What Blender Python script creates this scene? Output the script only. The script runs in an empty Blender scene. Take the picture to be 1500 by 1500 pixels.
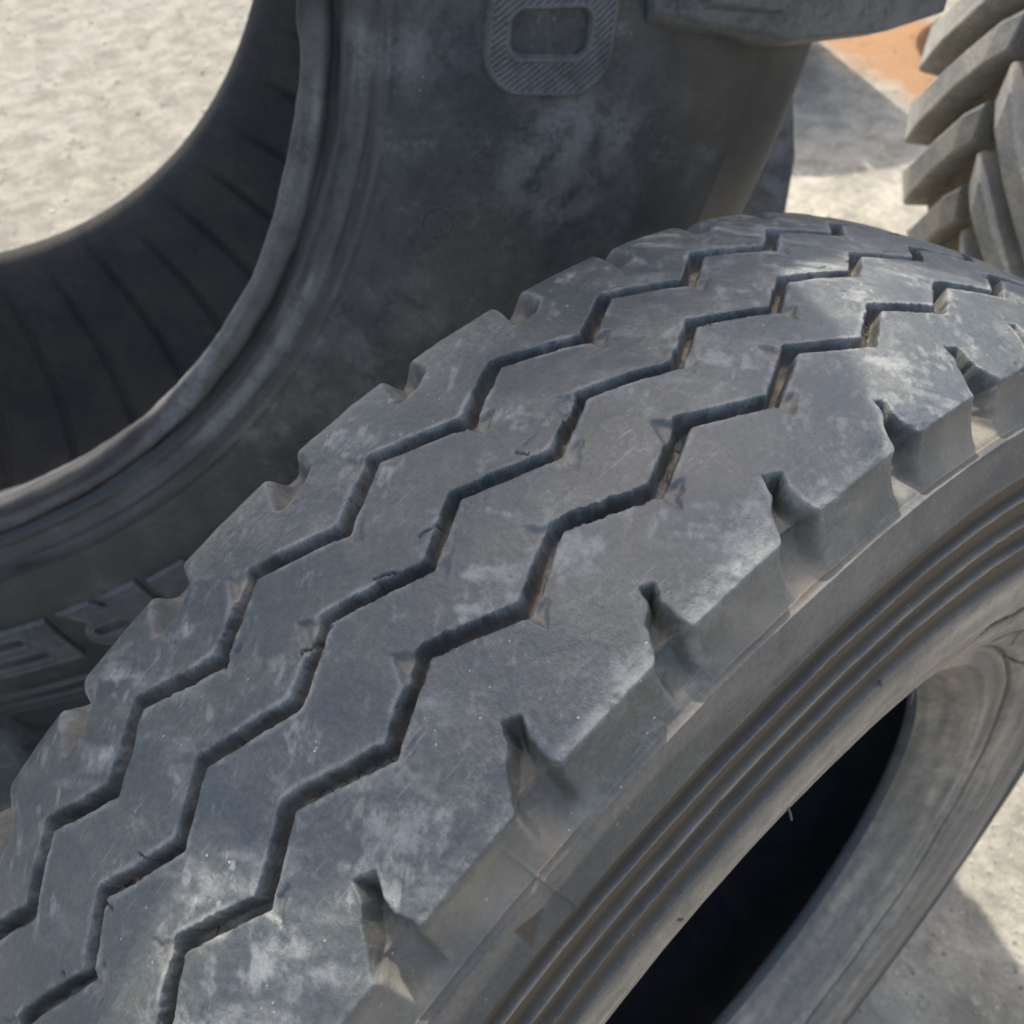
import bpy, math, random
import numpy as np
from mathutils import Matrix, Vector

# ---------------------------------------------------------------- scene, camera, light
S = 0.38                      # metres per radius of the near tyre; all sizes below are in those radii
scene = bpy.context.scene
COL = scene.collection
random.seed(7)

CAM_POS = np.array([0.4797, -0.5510, 1.5084])
CAM_R = np.array([[0.6550, 0.7527, -0.0664], [0.4940, -0.4930, -0.7162], [-0.5718, 0.4363, -0.6947]])
SUN_TO = Vector((-0.577, 0.32, 1.0)).normalized()        # towards the sun
SUN_STRENGTH = 2.4
SKY_STRENGTH = 0.15
EXPOSURE = 1.4

cam = bpy.data.cameras.new('camera')
cam.sensor_width = 36.0
cam.lens = 36.0 * 1503.6 / 1500.0
cam.clip_start = 0.02
cam.clip_end = 500.0
cam_o = bpy.data.objects.new('camera', cam)
COL.objects.link(cam_o)
u_, s_, v_ = np.linalg.svd(CAM_R)
Rm = u_ @ v_
cam_o.matrix_world = Matrix(((Rm[0][0], -Rm[1][0], -Rm[2][0], CAM_POS[0] * S),
                             (Rm[0][1], -Rm[1][1], -Rm[2][1], CAM_POS[1] * S),
                             (Rm[0][2], -Rm[1][2], -Rm[2][2], CAM_POS[2] * S),
                             (0, 0, 0, 1)))
cam.dof.use_dof = True
cam.dof.focus_distance = 0.285
cam.dof.aperture_fstop = 22.0
scene.camera = cam_o

world = bpy.data.worlds.new('World')
scene.world = world
world.use_nodes = True
wn = world.node_tree.nodes
wl = world.node_tree.links
wn.clear()
sky = wn.new('ShaderNodeTexSky')
sky.sky_type = 'NISHITA'
sky.sun_disc = False
sky.sun_elevation = math.asin(SUN_TO.z)
sky.sun_rotation = math.atan2(SUN_TO.x, SUN_TO.y)
sky.air_density = 1.0
sky.dust_density = 4.0
sky.ozone_density = 0.6
bgd = wn.new('ShaderNodeBackground')
bgd.inputs['Strength'].default_value = SKY_STRENGTH
wo = wn.new('ShaderNodeOutputWorld')
wl.new(sky.outputs[0], bgd.inputs[0])
wl.new(bgd.outputs[0], wo.inputs[0])

sun = bpy.data.lights.new('sun', 'SUN')
sun.energy = SUN_STRENGTH
sun.angle = math.radians(0.53)
sun.color = (1.0, 0.95, 0.87)
sun_o = bpy.data.objects.new('sun', sun)
COL.objects.link(sun_o)
sun_o.location = (-2, 1, 4)
sun_o.rotation_euler = SUN_TO.to_track_quat('Z', 'Y').to_euler()

vs = scene.view_settings
vs.view_transform = 'Standard'
vs.look = 'None'
vs.exposure = EXPOSURE
vs.gamma = 1.0
vs.use_curve_mapping = False
scene.render.resolution_x = 1024
scene.render.resolution_y = 1024

# ---------------------------------------------------------------- noise in numpy
def _hash(ix, iy, iz, seed):
    h = (ix.astype(np.int64) * 374761393 + iy.astype(np.int64) * 668265263 + iz.astype(np.int64) * 2147483647 + seed * 144665) & 0xFFFFFFFF
    h = ((h ^ (h >> 13)) * 1274126177) & 0xFFFFFFFF
    h = ((h ^ (h >> 16)) * 2246822519) & 0xFFFFFFFF
    return ((h ^ (h >> 15)) & 0xFFFFFF) / float(0xFFFFFF)

def vnoise(p, seed=0):
    i = np.floor(p)
    f = p - i
    f = f * f * (3 - 2 * f)
    i = i.astype(np.int64)
    x, y, z = i[..., 0], i[..., 1], i[..., 2]
    fx, fy, fz = f[..., 0], f[..., 1], f[..., 2]
    r = 0
    for dx in (0, 1):
        for dy in (0, 1):
            for dz in (0, 1):
                w = (fx if dx else 1 - fx) * (fy if dy else 1 - fy) * (fz if dz else 1 - fz)
                r = r + w * _hash(x + dx, y + dy, z + dz, seed)
    return r

def fbm(p, octv=4, seed=0, gain=0.5):
    a, s, t = 1.0, 0.0, 0.0
    for k in range(octv):
        s = s + a * vnoise(p * (2.03 ** k), seed + 17 * k)
        t += a
        a *= gain
    return s / t                                  # 0..1

def sstep(a, b, x):
    t = np.clip((x - a) / (b - a), 0, 1)
    return t * t * (3 - 2 * t)

def seg_dist(px, py, a, b):
    """distance to a segment and on which side of it (positive = left of a->b)"""
    ax, ay = a
    bx, by = b
    dx, dy = bx - ax, by - ay
    t = np.clip(((px - ax) * dx + (py - ay) * dy) / (dx * dx + dy * dy), 0, 1)
    qx, qy = px - (ax + t * dx), py - (ay + t * dy)
    return np.hypot(qx, qy), dx * qy - dy * qx

def poly_sdf(px, py, poly):
    """signed distance to a polygon, negative inside"""
    n = len(poly)
    d = np.full(px.shape, 1e9)
    inside = np.zeros(px.shape, bool)
    for i in range(n):
        a, b = poly[i], poly[(i + 1) % n]
        dd, _ = seg_dist(px, py, a, b)
        d = np.minimum(d, dd)
        cond = ((a[1] > py) != (b[1] > py))
        with np.errstate(divide='ignore', invalid='ignore'):
            xi = (b[0] - a[0]) * (py - a[1]) / (b[1] - a[1] + 1e-30) + a[0]
        inside ^= cond & (px < xi)
    return np.where(inside, -d, d)

# ---------------------------------------------------------------- object helpers
def tag(o, label=None, cat=None, group=None, kind=None):
    if label: o['label'] = label
    if cat: o['category'] = cat
    if group: o['group'] = group
    if kind: o['kind'] = kind
    return o

def empty(name, loc, rz=0.0):
    o = bpy.data.objects.new(name, None)
    o.empty_display_size = 0.05
    COL.objects.link(o)
    o.location = loc
    o.rotation_euler = (0, 0, rz)
    return o

def mesh_obj(name, verts, faces, mat, parent=None, smooth=True, attrs=None, normals=None):
    me = bpy.data.meshes.new(name)
    verts = np.ascontiguousarray(verts, dtype=np.float32)
    if isinstance(faces, np.ndarray):
        nf, k = faces.shape
        me.vertices.add(len(verts))
        me.vertices.foreach_set('co', verts.ravel())
        me.loops.add(nf * k)
        me.loops.foreach_set('vertex_index', np.ascontiguousarray(faces, dtype=np.int32).ravel())
        me.polygons.add(nf)
        me.polygons.foreach_set('loop_start', np.arange(0, nf * k, k, dtype=np.int32))
        me.update(calc_edges=True)
    else:
        me.from_pydata([tuple(map(float, v)) for v in verts], [], faces)
    me.polygons.foreach_set('use_smooth', np.full(len(me.polygons), smooth))
    if attrs:
        for k, v in attrs.items():
            at = me.attributes.new(k, 'FLOAT', 'POINT')
            at.data.foreach_set('value', np.ascontiguousarray(v, dtype=np.float32))
    me.validate(clean_customdata=False)
    me.update()
    if normals is not None:
        me.normals_split_custom_set_from_vertices([tuple(map(float, n)) for n in normals]) if len(normals) < 4000 else \
            me.normals_split_custom_set_from_vertices(np.ascontiguousarray(normals, dtype=np.float32))
    me.materials.append(mat)
    o = bpy.data.objects.new(name, me)
    COL.objects.link(o)
    if parent: o.parent = parent
    return o

def grid_faces(nu, nv, wrap_u=False):
    iu = np.arange(nu if wrap_u else nu - 1)
    iv = np.arange(nv - 1)
    a, b = np.meshgrid(iu, iv, indexing='ij')
    a2 = (a + 1) % nu
    return np.stack([a * nv + b, a2 * nv + b, a2 * nv + b + 1, a * nv + b + 1], -1)   # (nu, nv-1, 4)

def sub_mesh(name, V, F, mat, parent, attrs, N=None):
    """the faces F of the big grid V as one object of its own"""
    used, inv = np.unique(F.ravel(), return_inverse=True)
    return mesh_obj(name, V[used], inv.reshape(F.shape), mat, parent, True,
                    {k: v[used] for k, v in attrs.items()} if attrs else None,
                    N[used] if N is not None else None)

# ---------------------------------------------------------------- materials
def new_mat(name):
    m = bpy.data.materials.new(name)
    m.use_nodes = True
    nt = m.node_tree
    nt.nodes.clear()
    out = nt.nodes.new('ShaderNodeOutputMaterial')
    bs = nt.nodes.new('ShaderNodeBsdfPrincipled')
    nt.links.new(bs.outputs[0], out.inputs[0])
    return m, nt, bs

class NB:
    def __init__(self, nt): self.nt = nt
    def node(self, t, **kw):
        n = self.nt.nodes.new(t)
        for k, v in kw.items(): setattr(n, k, v)
        return n
    def link(self, a, b): self.nt.links.new(a, b)
    def val(self, sock, v):
        if hasattr(v, 'is_output'): self.link(v, sock)
        else: sock.default_value = v
    def math(self, op, a, b=0.0, c=0.0, clamp=False):
        n = self.node('ShaderNodeMath', operation=op, use_clamp=clamp)
        self.val(n.inputs[0], a); self.val(n.inputs[1], b); self.val(n.inputs[2], c)
        return n.outputs[0]
    def mixc(self, f, a, b):
        n = self.node('ShaderNodeMix', data_type='RGBA')
        self.val(n.inputs[0], f); self.val(n.inputs[6], a); self.val(n.inputs[7], b)
        return n.outputs[2]
    def noise(self, vec, scale, detail=4.0, rough=0.55, dist=0.0):
        n = self.node('ShaderNodeTexNoise')
        self.link(vec, n.inputs['Vector'])
        n.inputs['Scale'].default_value = scale
        n.inputs['Detail'].default_value = detail
        n.inputs['Roughness'].default_value = rough
        n.inputs['Distortion'].default_value = dist
        return n.outputs[0]
    def ramp(self, x, a, b):
        n = self.node('ShaderNodeMapRange', interpolation_type='SMOOTHSTEP')
        self.val(n.inputs[0], x); n.inputs[1].default_value = a; n.inputs[2].default_value = b
        return n.outputs[0]
    def scale(self, vec, s):
        n = self.node('ShaderNodeMapping')
        self.link(vec, n.inputs[0]); n.inputs['Scale'].default_value = s
        return n.outputs[0]
    def voro(self, vec, scale, feature='F1'):
        n = self.node('ShaderNodeTexVoronoi', feature=feature)
        self.link(vec, n.inputs['Vector']); n.inputs['Scale'].default_value = scale
        return n.outputs['Distance']
    def bump(self, h, dist, strength=1.0, normal=None):
        n = self.node('ShaderNodeBump')
        self.val(n.inputs['Height'], h); n.inputs['Distance'].default_value = dist
        n.inputs['Strength'].default_value = strength
        if normal is not None: self.link(normal, n.inputs['Normal'])
        return n.outputs[0]
    def attr(self, name):
        n = self.node('ShaderNodeAttribute', attribute_name=name)
        return n.outputs['Fac']
    def coord(self):
        return self.node('ShaderNodeTexCoord').outputs['Object']

def rubber(name, base, dust_col, brown_col, rough=0.62, spec=0.35, grain=0.00035, patch=1.0, cracks=True, use_attr=True, freq=1.0, fleck=1.0, scratch=0.0, soft=0.0):
    """weathered rubber: bluish and warm grey in soft patches, pale dust where attribute 'dust' is high, brown soil where 'soil' is"""
    m, nt, bs = new_mat(name)
    b = NB(nt)
    co = b.coord()
    big = b.noise(co, 22.0 * freq, 3, 0.6, 0.5)
    mid = b.noise(co, 90.0 * freq, 4, 0.65, 0.4)
    fine = b.noise(co, 520.0 * freq, 4, 0.75)
    B_ = list(base[:3])
    cool = [B_[0] * 0.78, B_[1] * 0.84, B_[2] * 0.92, 1]
    warm = [B_[0] * 1.28, B_[1] * 1.24, B_[2] * 1.14, 1]
    tone = b.math('ADD', b.math('MULTIPLY', big, 0.6), b.math('MULTIPLY', mid, 0.4))
    col = b.mixc(b.ramp(tone, 0.36, 0.64), cool, warm)
    # mottling at the grain scale
    gv = b.math('ADD', 0.38, b.math('MULTIPLY', fine, 1.24))
    gm = b.node('ShaderNodeMix', data_type='RGBA', blend_type='MULTIPLY')
    gm.inputs[0].default_value = 1.0
    b.link(col, gm.inputs[6])
    comb = b.node('ShaderNodeCombineColor')
    for k in range(3): b.link(gv, comb.inputs[k])
    b.link(comb.outputs[0], gm.inputs[7])
    col = gm.outputs[2]
    # pale scuffs breaking up into grains
    sc = b.math('ADD', b.math('MULTIPLY', mid, 0.75), b.math('MULTIPLY', fine, 0.45))
    scuff = b.math('MULTIPLY', b.ramp(sc, 0.60, 0.80), b.ramp(big, 0.40, 0.62))
    scuff = b.math('MULTIPLY', scuff, 0.75 * patch)
    if use_attr:
        dust = b.attr('dust'); soil = b.attr('soil')
        dn = b.math('MULTIPLY', dust, b.ramp(sc, 0.36 - 0.26 * soft, 0.74 + 0.16 * soft))
        scuff = b.math('MAXIMUM', scuff, dn)
    col = b.mixc(scuff, col, list(dust_col[:3]) + [1])
    if use_attr:
        sn = b.math('MULTIPLY', soil, b.math('ADD', 0.45, b.math('MULTIPLY', sc, 0.8)), clamp=True)
        col = b.mixc(sn, col, list(brown_col[:3]) + [1])
    if scratch > 0:
        for sc_v, rot in (((900.0, 60.0, 60.0), 0.15),):
            mp = b.node('ShaderNodeMapping')
            b.link(co, mp.inputs[0]); mp.inputs['Scale'].default_value = sc_v; mp.inputs['Rotation'].default_value = (0, 0, rot)
            nn = b.noise(mp.outputs[0], 1.0, 2, 0.6)
            k_ = b.math('MULTIPLY', b.ramp(nn, 0.60, 0.74), b.math('MULTIPLY', b.ramp(big, 0.44, 0.60), 0.30 * scratch))
            col = b.mixc(k_, col, list(dust_col[:3]) + [1])
    # small pale flecks of irregular outline
    sp = b.ramp(b.math('ADD', b.voro(co, 260.0 * freq), b.math('MULTIPLY', fine, 0.22)), 0.22, 0.16)
    sp = b.math('MULTIPLY', sp, b.ramp(mid, 0.50, 0.62))
    col = b.mixc(b.math('MULTIPLY', sp, 0.7 * fleck), col, [0.44, 0.43, 0.41, 1])
    hgt = fine
    if cracks:
        ce = b.voro(co, 240.0, 'DISTANCE_TO_EDGE')
        ce = b.math('ADD', ce, b.math('MULTIPLY', b.math('SUBTRACT', mid, 0.5), 0.22))
        cr = b.math('SUBTRACT', 1.0, b.ramp(b.math('ABSOLUTE', ce), 0.0, 0.040))
        cr = b.math('MULTIPLY', cr, b.math('MULTIPLY', b.ramp(b.attr('floor'), 0.5, 0.9), b.ramp(big, 0.45, 0.58)))
        col = b.mixc(b.math('MULTIPLY', cr, 0.7), col, [0.018, 0.016, 0.014, 1])
        hgt = b.math('SUBTRACT', hgt, b.math('MULTIPLY', cr, 1.2))
    # marks: 'dark' attribute (cuts, grease)
    if use_attr:
        col = b.mixc(b.attr('dark'), col, [0.012, 0.012, 0.013, 1])
    b.link(col, bs.inputs['Base Color'])
    rg = b.math('ADD', rough - 0.10, b.math('MULTIPLY', mid, 0.22))
    rg = b.math('ADD', rg, b.math('MULTIPLY', scuff, 0.35))
    if use_attr:
        rg = b.math('ADD', rg, b.math('MULTIPLY', soil, 0.35))
        b.link(b.math('MULTIPLY', spec, b.math('SUBTRACT', 1.0, b.math('MULTIPLY', soil, 0.75), clamp=True)), bs.inputs['Specular IOR Level'])
    else:
        bs.inputs['Specular IOR Level'].default_value = spec
    b.link(b.math('MINIMUM', rg, 1.0), bs.inputs['Roughness'])
    b.link(b.bump(hgt, grain, 1.0), bs.inputs['Normal'])
    return m

M_tread = rubber('weathered_tread_rubber', (0.057, 0.0615, 0.0575), (0.27, 0.268, 0.245), (0.25, 0.212, 0.158), 0.44, 0.5, 0.00032, 0.45, True, True, 1.0, 1.0, 1.0)
M_side = rubber('weathered_sidewall_rubber', (0.064, 0.065, 0.062), (0.36, 0.305, 0.232), (0.118, 0.088, 0.058), 0.52, 0.42, 0.00022, 0.2, True, True, 1.0, 0.6, 0.0, 1.0)
M_liner = rubber('inner_liner_rubber', (0.070, 0.070, 0.070), (0.07, 0.07, 0.07), (0.05, 0.04, 0.03), 0.7, 0.25, 0.0002, 0.2, False, False, 1.0, 0.2)
M_big = rubber('big_tyre_rubber', (0.042, 0.044, 0.043), (0.28, 0.275, 0.255), (0.118, 0.104, 0.082), 0.44, 0.5, 0.0002, 0.5, False, True, 0.5, 0.6)
M_bigin = rubber('big_tyre_inner_liner', (0.070, 0.066, 0.061), (0.08, 0.08, 0.08), (0.05, 0.04, 0.03), 0.7, 0.25, 0.0003, 0.3, False, False, 0.6, 0.2)
M_far = rubber('dusty_tractor_rubber', (0.25, 0.24, 0.215), (0.42, 0.395, 0.34), (0.2, 0.17, 0.13), 0.8, 0.2, 0.0006, 1.0, False, False, 0.5, 0.2)
M_fard = rubber('soiled_tractor_rubber', (0.17, 0.142, 0.105), (0.28, 0.225, 0.155), (0.2, 0.17, 0.13), 0.8, 0.2, 0.0006, 1.0, False, False, 0.5, 0.2)

# ---------------------------------------------------------------- ground
def ground_mat():
    m, nt, bs = new_mat('dusty_concrete')
    b = NB(nt)
    co = b.node('ShaderNodeTexCoord').outputs['Object']
    n1 = b.noise(co, 1.6, 6, 0.6, 0.3)
    n2 = b.noise(co, 14.0, 6, 0.65, 0.4)
    n3 = b.noise(co, 70.0, 6, 0.7, 0.2)
    n4 = b.noise(co, 420.0, 4, 0.7)
    col = b.mixc(b.ramp(n2, 0.32, 0.70), [0.22, 0.205, 0.165, 1], [0.41, 0.38, 0.300, 1])
    col = b.mixc(b.math('MULTIPLY', b.ramp(n1, 0.5, 0.7), 0.45), col, [0.36, 0.345, 0.315, 1])
    col = b.mixc(b.math('MULTIPLY', b.ramp(n3, 0.52, 0.70), 0.6), col, [0.52, 0.485, 0.395, 1])
    col = b.mixc(b.math('MULTIPLY', b.ramp(n3, 0.47, 0.30), 0.55), col, [0.20, 0.185, 0.16, 1])
    col = b.mixc(b.math('MULTIPLY', b.ramp(n4, 0.56, 0.70), 0.6), col, [0.17, 0.155, 0.13, 1])
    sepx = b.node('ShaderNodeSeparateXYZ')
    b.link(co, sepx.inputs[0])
    skylight_dim = b.ramp(b.math('ADD', sepx.outputs[0], b.math('MULTIPLY', n1, 0.5)), -0.9, -1.6)
    col = b.mixc(b.math('MULTIPLY', skylight_dim, 0.36), col, [0.03, 0.032, 0.03, 1])  # ground beyond the big tyre painted darker to offset its stronger skylight
    spk = b.ramp(b.noise(co, 150.0, 4, 0.7), 0.56, 0.68)
    col = b.mixc(b.math('MULTIPLY', spk, 0.35), col, [0.13, 0.122, 0.105, 1])
    # rust-orange sand spilled in a strip near the far tyres
    sep = b.node('ShaderNodeSeparateXYZ')
    b.link(co, sep.inputs[0])
    dx, dy = 0.93, -0.36
    px = b.math('SUBTRACT', sep.outputs[0], -2.75 * S)
    py = b.math('SUBTRACT', sep.outputs[1], 5.38 * S)
    across = b.math('ADD', b.math('MULTIPLY', px, -dy), b.math('MULTIPLY', py, dx))
    across = b.math('ADD', across, b.math('MULTIPLY', b.math('SUBTRACT', b.noise(co, 9.0, 5, 0.6), 0.5), 0.14))
    band = b.math('SUBTRACT', 1.0, b.ramp(b.math('ABSOLUTE', across), 0.11, 0.20))
    band = b.math('MULTIPLY', band, b.math('ADD', 0.55, b.math('MULTIPLY', n3, 0.7)), clamp=True)
    col = b.mixc(b.math('MULTIPLY', band, 0.95), col, [0.36, 0.19, 0.085, 1])
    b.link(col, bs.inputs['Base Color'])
    bs.inputs['Roughness'].default_value = 0.92
    bs.inputs['Specular IOR Level'].default_value = 0.2
    h = b.math('ADD', b.math('MULTIPLY', n3, 1.0), b.math('MULTIPLY', n4, 0.35))
    nb = b.bump(h, 0.007, 0.9)
    nb2 = b.bump(n2, 0.012, 0.6, nb)
    b.link(nb2, bs.inputs['Normal'])
    return m

M_ground = ground_mat()
gs = 120.0
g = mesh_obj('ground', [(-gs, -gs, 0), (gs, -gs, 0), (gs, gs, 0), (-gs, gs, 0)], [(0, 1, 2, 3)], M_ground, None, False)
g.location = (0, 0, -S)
tag(g, 'pale dusty concrete yard with grit and an orange sand streak', None, None, 'structure')

# ---------------------------------------------------------------- near tyre
PITCH, PH0 = 0.128929, -0.592706
W0 = 0.0104
DK = np.array([0.0, 0.0689, -0.0493, -0.102, -0.0257, 0.0032, 0.071, 0.0918, 0.0471, -0.0265, -0.0784, 0.0, 0.0])
CROWN = 0.5534
NPITCH = 2 * math.pi / PITCH

base_near = (0, 0, -S)
near = empty('truck_tyre', base_near)
tag(near, 'worn light-truck tyre with zigzag tread grooves filling the foreground', 'tyre')

def near_profile():
    side = [(0.128, 0.492), (0.145, 0.497), (0.158, 0.511), (0.176, 0.520), (0.190, 0.536), (0.203, 0.560), (0.2137, 0.5856), (0.228, 0.615), (0.239, 0.642),
            (0.247, 0.668), (0.250, 0.70), (0.249, 0.74), (0.244, 0.80), (0.2336, 0.8865), (0.2202, 0.9332), (0.2003, 0.9778)]
    ws = np.linspace(0.2003, W0, 60)[1:]
    crown = [(w, 1 - CROWN * w * w) for w in ws]
    half = side + crown
    left = [(2 * W0 - w, r - (CROWN * ((2 * W0 - w) ** 2 - w * w) if r > 0.97 else 0)) for (w, r) in half[::-1][1:]]
    return np.array(half + left)

prof = near_profile()
seg = np.hypot(np.diff(prof[:, 0]), np.diff(prof[:, 1]))
arc = np.concatenate([[0], np.cumsum(seg)])
i_edge = 15
S_SEAM, S_EDGE = arc[14], arc[15]
# arc positions: fine over the right sidewall and the tread, coarse on the left wall
i_ledge = len(prof) - 16
S_LEDGE = arc[i_ledge]
sv = np.concatenate([np.arange(0, arc[11] - 0.004, 0.0021), np.arange(arc[11] - 0.004, arc[13] + 0.004, 0.00100), np.arange(arc[13] + 0.004, S_EDGE - 0.02, 0.0016), np.arange(S_EDGE - 0.02, S_LEDGE + 0.02, 0.00136), np.arange(S_LEDGE + 0.02, arc[-1], 0.010), [arc[-1]]])
pw = np.interp(sv, arc, prof[:, 0])
pr = np.interp(sv, arc, prof[:, 1])
# round the corners of the profile a little
dense = np.arange(0, arc[-1], 0.0008)
dw, dr = np.interp(dense, arc, prof[:, 0]), np.interp(dense, arc, prof[:, 1])
def gsm(x, sig):
    n = int(sig / 0.0008 * 3)
    kx = np.arange(-n, n + 1) * 0.0008
    kk = np.exp(-0.5 * (kx / sig) ** 2); kk /= kk.sum()
    xp = np.concatenate([2 * x[0] - x[n:0:-1], x, 2 * x[-1] - x[-2:-n - 2:-1]])
    return np.convolve(xp, kk, 'valid')
kr = gsm(dr, 0.0035); kw = gsm(dw, 0.0035)
k2r = gsm(dr, 0.011); k2w = gsm(dw, 0.011)
mixL = sstep(S_LEDGE - 0.03, S_LEDGE - 0.015, dense)          # left shoulder is worn rounder
mixS = 1 - sstep(S_SEAM - 0.06, S_SEAM - 0.045, dense)        # sidewall curve is smooth
mm = np.maximum(mixL, mixS * sstep(0.03, 0.06, dense))
dw = kw * (1 - mm) + k2w * mm
dr = kr * (1 - mm) + k2r * mm
pw = np.interp(sv, dense, dw)
pr = np.interp(sv, dense, dr)
tw = np.gradient(dw, dense); tr = np.gradient(dr, dense)
nw = np.interp(sv, dense, tr); nr = np.interp(sv, dense, -tw)
nw = np.interp(sv, dense, gsm(tr, 0.022)); nr = np.interp(sv, dense, gsm(-tw, 0.022))
ln = np.hypot(nw, nr); nw /= ln; nr /= ln                      # outward direction in (w, r), eased round the shoulders

TH0, TH1 = -0.79, 1.16
thv = np.concatenate([np.arange(TH0, 0.62, 0.00140), np.arange(0.62, TH1, 0.0022), np.arange(TH1, TH0 + 2 * math.pi, 0.012)[:-1]])
NT, NS = len(thv), len(sv)

# pitch coordinate u(theta), with the uneven pitch lengths
uu = np.linspace(-4, NPITCH + 4, 8000)
tt = PH0 + PITCH * (uu + np.interp(uu, np.arange(13) - 2.0, DK))
U = np.interp(thv, tt, uu)
Ug, Sg = np.meshgrid(U, sv, indexing='ij')
Wg = np.broadcast_to(pw[None, :], Ug.shape)
# lateral coordinate: w on the tread, continuing down the shoulder sides by arc length
Yg = np.where(Sg < S_EDGE, 0.2003 + (S_EDGE - Sg), np.where(Sg > S_LEDGE, (2 * W0 - 0.2003) - (Sg - S_LEDGE), Wg))
k_int = np.floor(Ug)
fr = Ug - k_int

TH = np.broadcast_to(thv[:, None], Ug.shape)
P3 = np.stack([np.broadcast_to(pw[None, :], Ug.shape), pr[None, :] * np.sin(TH), pr[None, :] * np.cos(TH)], -1)

# edge roughness and lumps
n_edge = fbm(P3 * 60, 3, 3) - 0.5
n_fine = fbm(P3 * 170, 3, 5) - 0.5
n_low = fbm(P3 * 9, 3, 9) - 0.5
n_rag = fbm(P3 * 320, 2, 6) - 0.5
rag = 0.4 + 1.3 * sstep(0.42, 0.62, fbm(P3 * 22, 2, 8))
xg = fr * PITCH + n_edge * 0.0036 + (n_fine * 0.0020 + n_rag * 0.0010) * rag
yg = Yg + (fbm(P3 * 60, 3, 31) - 0.5) * 0.0036 + ((fbm(P3 * 170, 3, 32) - 0.5) * 0.0020 - n_rag * 0.0010) * rag

def pitch_rand(k, seed):
    return _hash(k.astype(np.int64), k.astype(np.int64) * 0 + 5, k.astype(np.int64) * 0 + 3, seed)

tread_zone = (Yg < 0.27) & (Yg > -0.26)
h = np.zeros(Ug.shape)
floor = np.zeros(Ug.shape)
# zigzag grooves A (left), B, C (right): left corner (u, w), right corner (u, w), depth, half width
GROOVES = [((-0.350, -0.0956), (0.194, -0.058), 0.0225, 0.0067),
           ((-0.233, -0.0055), (0.356, 0.0263), 0.0185, 0.0055),
           ((0.0, 0.0757), (0.532, 0.1078), 0.0220, 0.0063)]
zig = []
for gi, (L, O, dep, hw) in enumerate(GROOVES):
    dmin = np.full(Ug.shape, 1e9)
    side = np.zeros(Ug.shape)
    sub = (Yg < L[1] + 0.09) & (Yg > L[1] - 0.06)
    xs, ys = xg[sub], yg[sub]
    d_s = np.full(xs.shape, 1e9); sd = np.zeros(xs.shape)
    for k in (-1, 0, 1, 2):
        a = ((L[0] + k) * PITCH, L[1]); bb = ((O[0] + k) * PITCH, O[1]); c2 = ((L[0] + k + 1) * PITCH, L[1])
        for (p, q) in ((a, bb), (bb, c2)):
            dd, sg = seg_dist(xs, ys, p, q)
            # left of the direction of travel is +w
            better = dd < d_s
            d_s = np.where(better, dd, d_s); sd = np.where(better, sg, sd)
    # wall towards -w is steep, wall towards +w leans
    ww = np.where(sd > 0, 0.0060, 0.0036)
    prof_g = sstep(0, 1, (hw + 0.001 - d_s) / ww)
    hh = -dep * prof_g
    fl = prof_g ** 3 * (d_s < hw)
    # dirt-filled pockets at both kinds of corner
    kk = k_int[sub]
    for k in (-1, 0, 1):
        r1 = 1.7 * pitch_rand(kk + k, 41 + gi) - 0.45; r2 = 1.7 * pitch_rand(kk + k, 71 + gi) - 0.55
        pl = [((L[0] + k + 0.02) * PITCH, L[1] + 0.002), ((L[0] + k - 0.12) * PITCH, L[1] - 0.019), ((L[0] + k - 0.20) * PITCH, L[1] + 0.008)]
        po = [((O[0] + k - 0.03) * PITCH, O[1]), ((O[0] + k + 0.0) * PITCH, O[1] + 0.021), ((O[0] + k + 0.15) * PITCH, O[1] + 0.006)]
        for poly, rr in ((pl, r1), (po, r2)):
            sdp = poly_sdf(xs, ys, poly)
            m_ = sstep(0.0025, -0.0040, sdp + n_edge[sub] * 0.006)
            hh = np.minimum(hh, -dep * 0.24 * m_ * np.clip(rr, 0, 1))
            fl = np.maximum(fl, m_ * 0.5 * np.clip(rr, 0, 1))
    h[sub] = np.minimum(h[sub], hh)
    floor[sub] = np.maximum(floor[sub], fl)
    # zigzag centre line w at each u, for telling the ribs apart
    f2 = (Ug[:, 0] - L[0]) % 1.0
    span = O[0] - L[0]
    zw = np.where(f2 < span, L[1] + (O[1] - L[1]) * f2 / span, O[1] + (L[1] - O[1]) * (f2 - span) / (1 - span))
    zig.append(zw)

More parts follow.
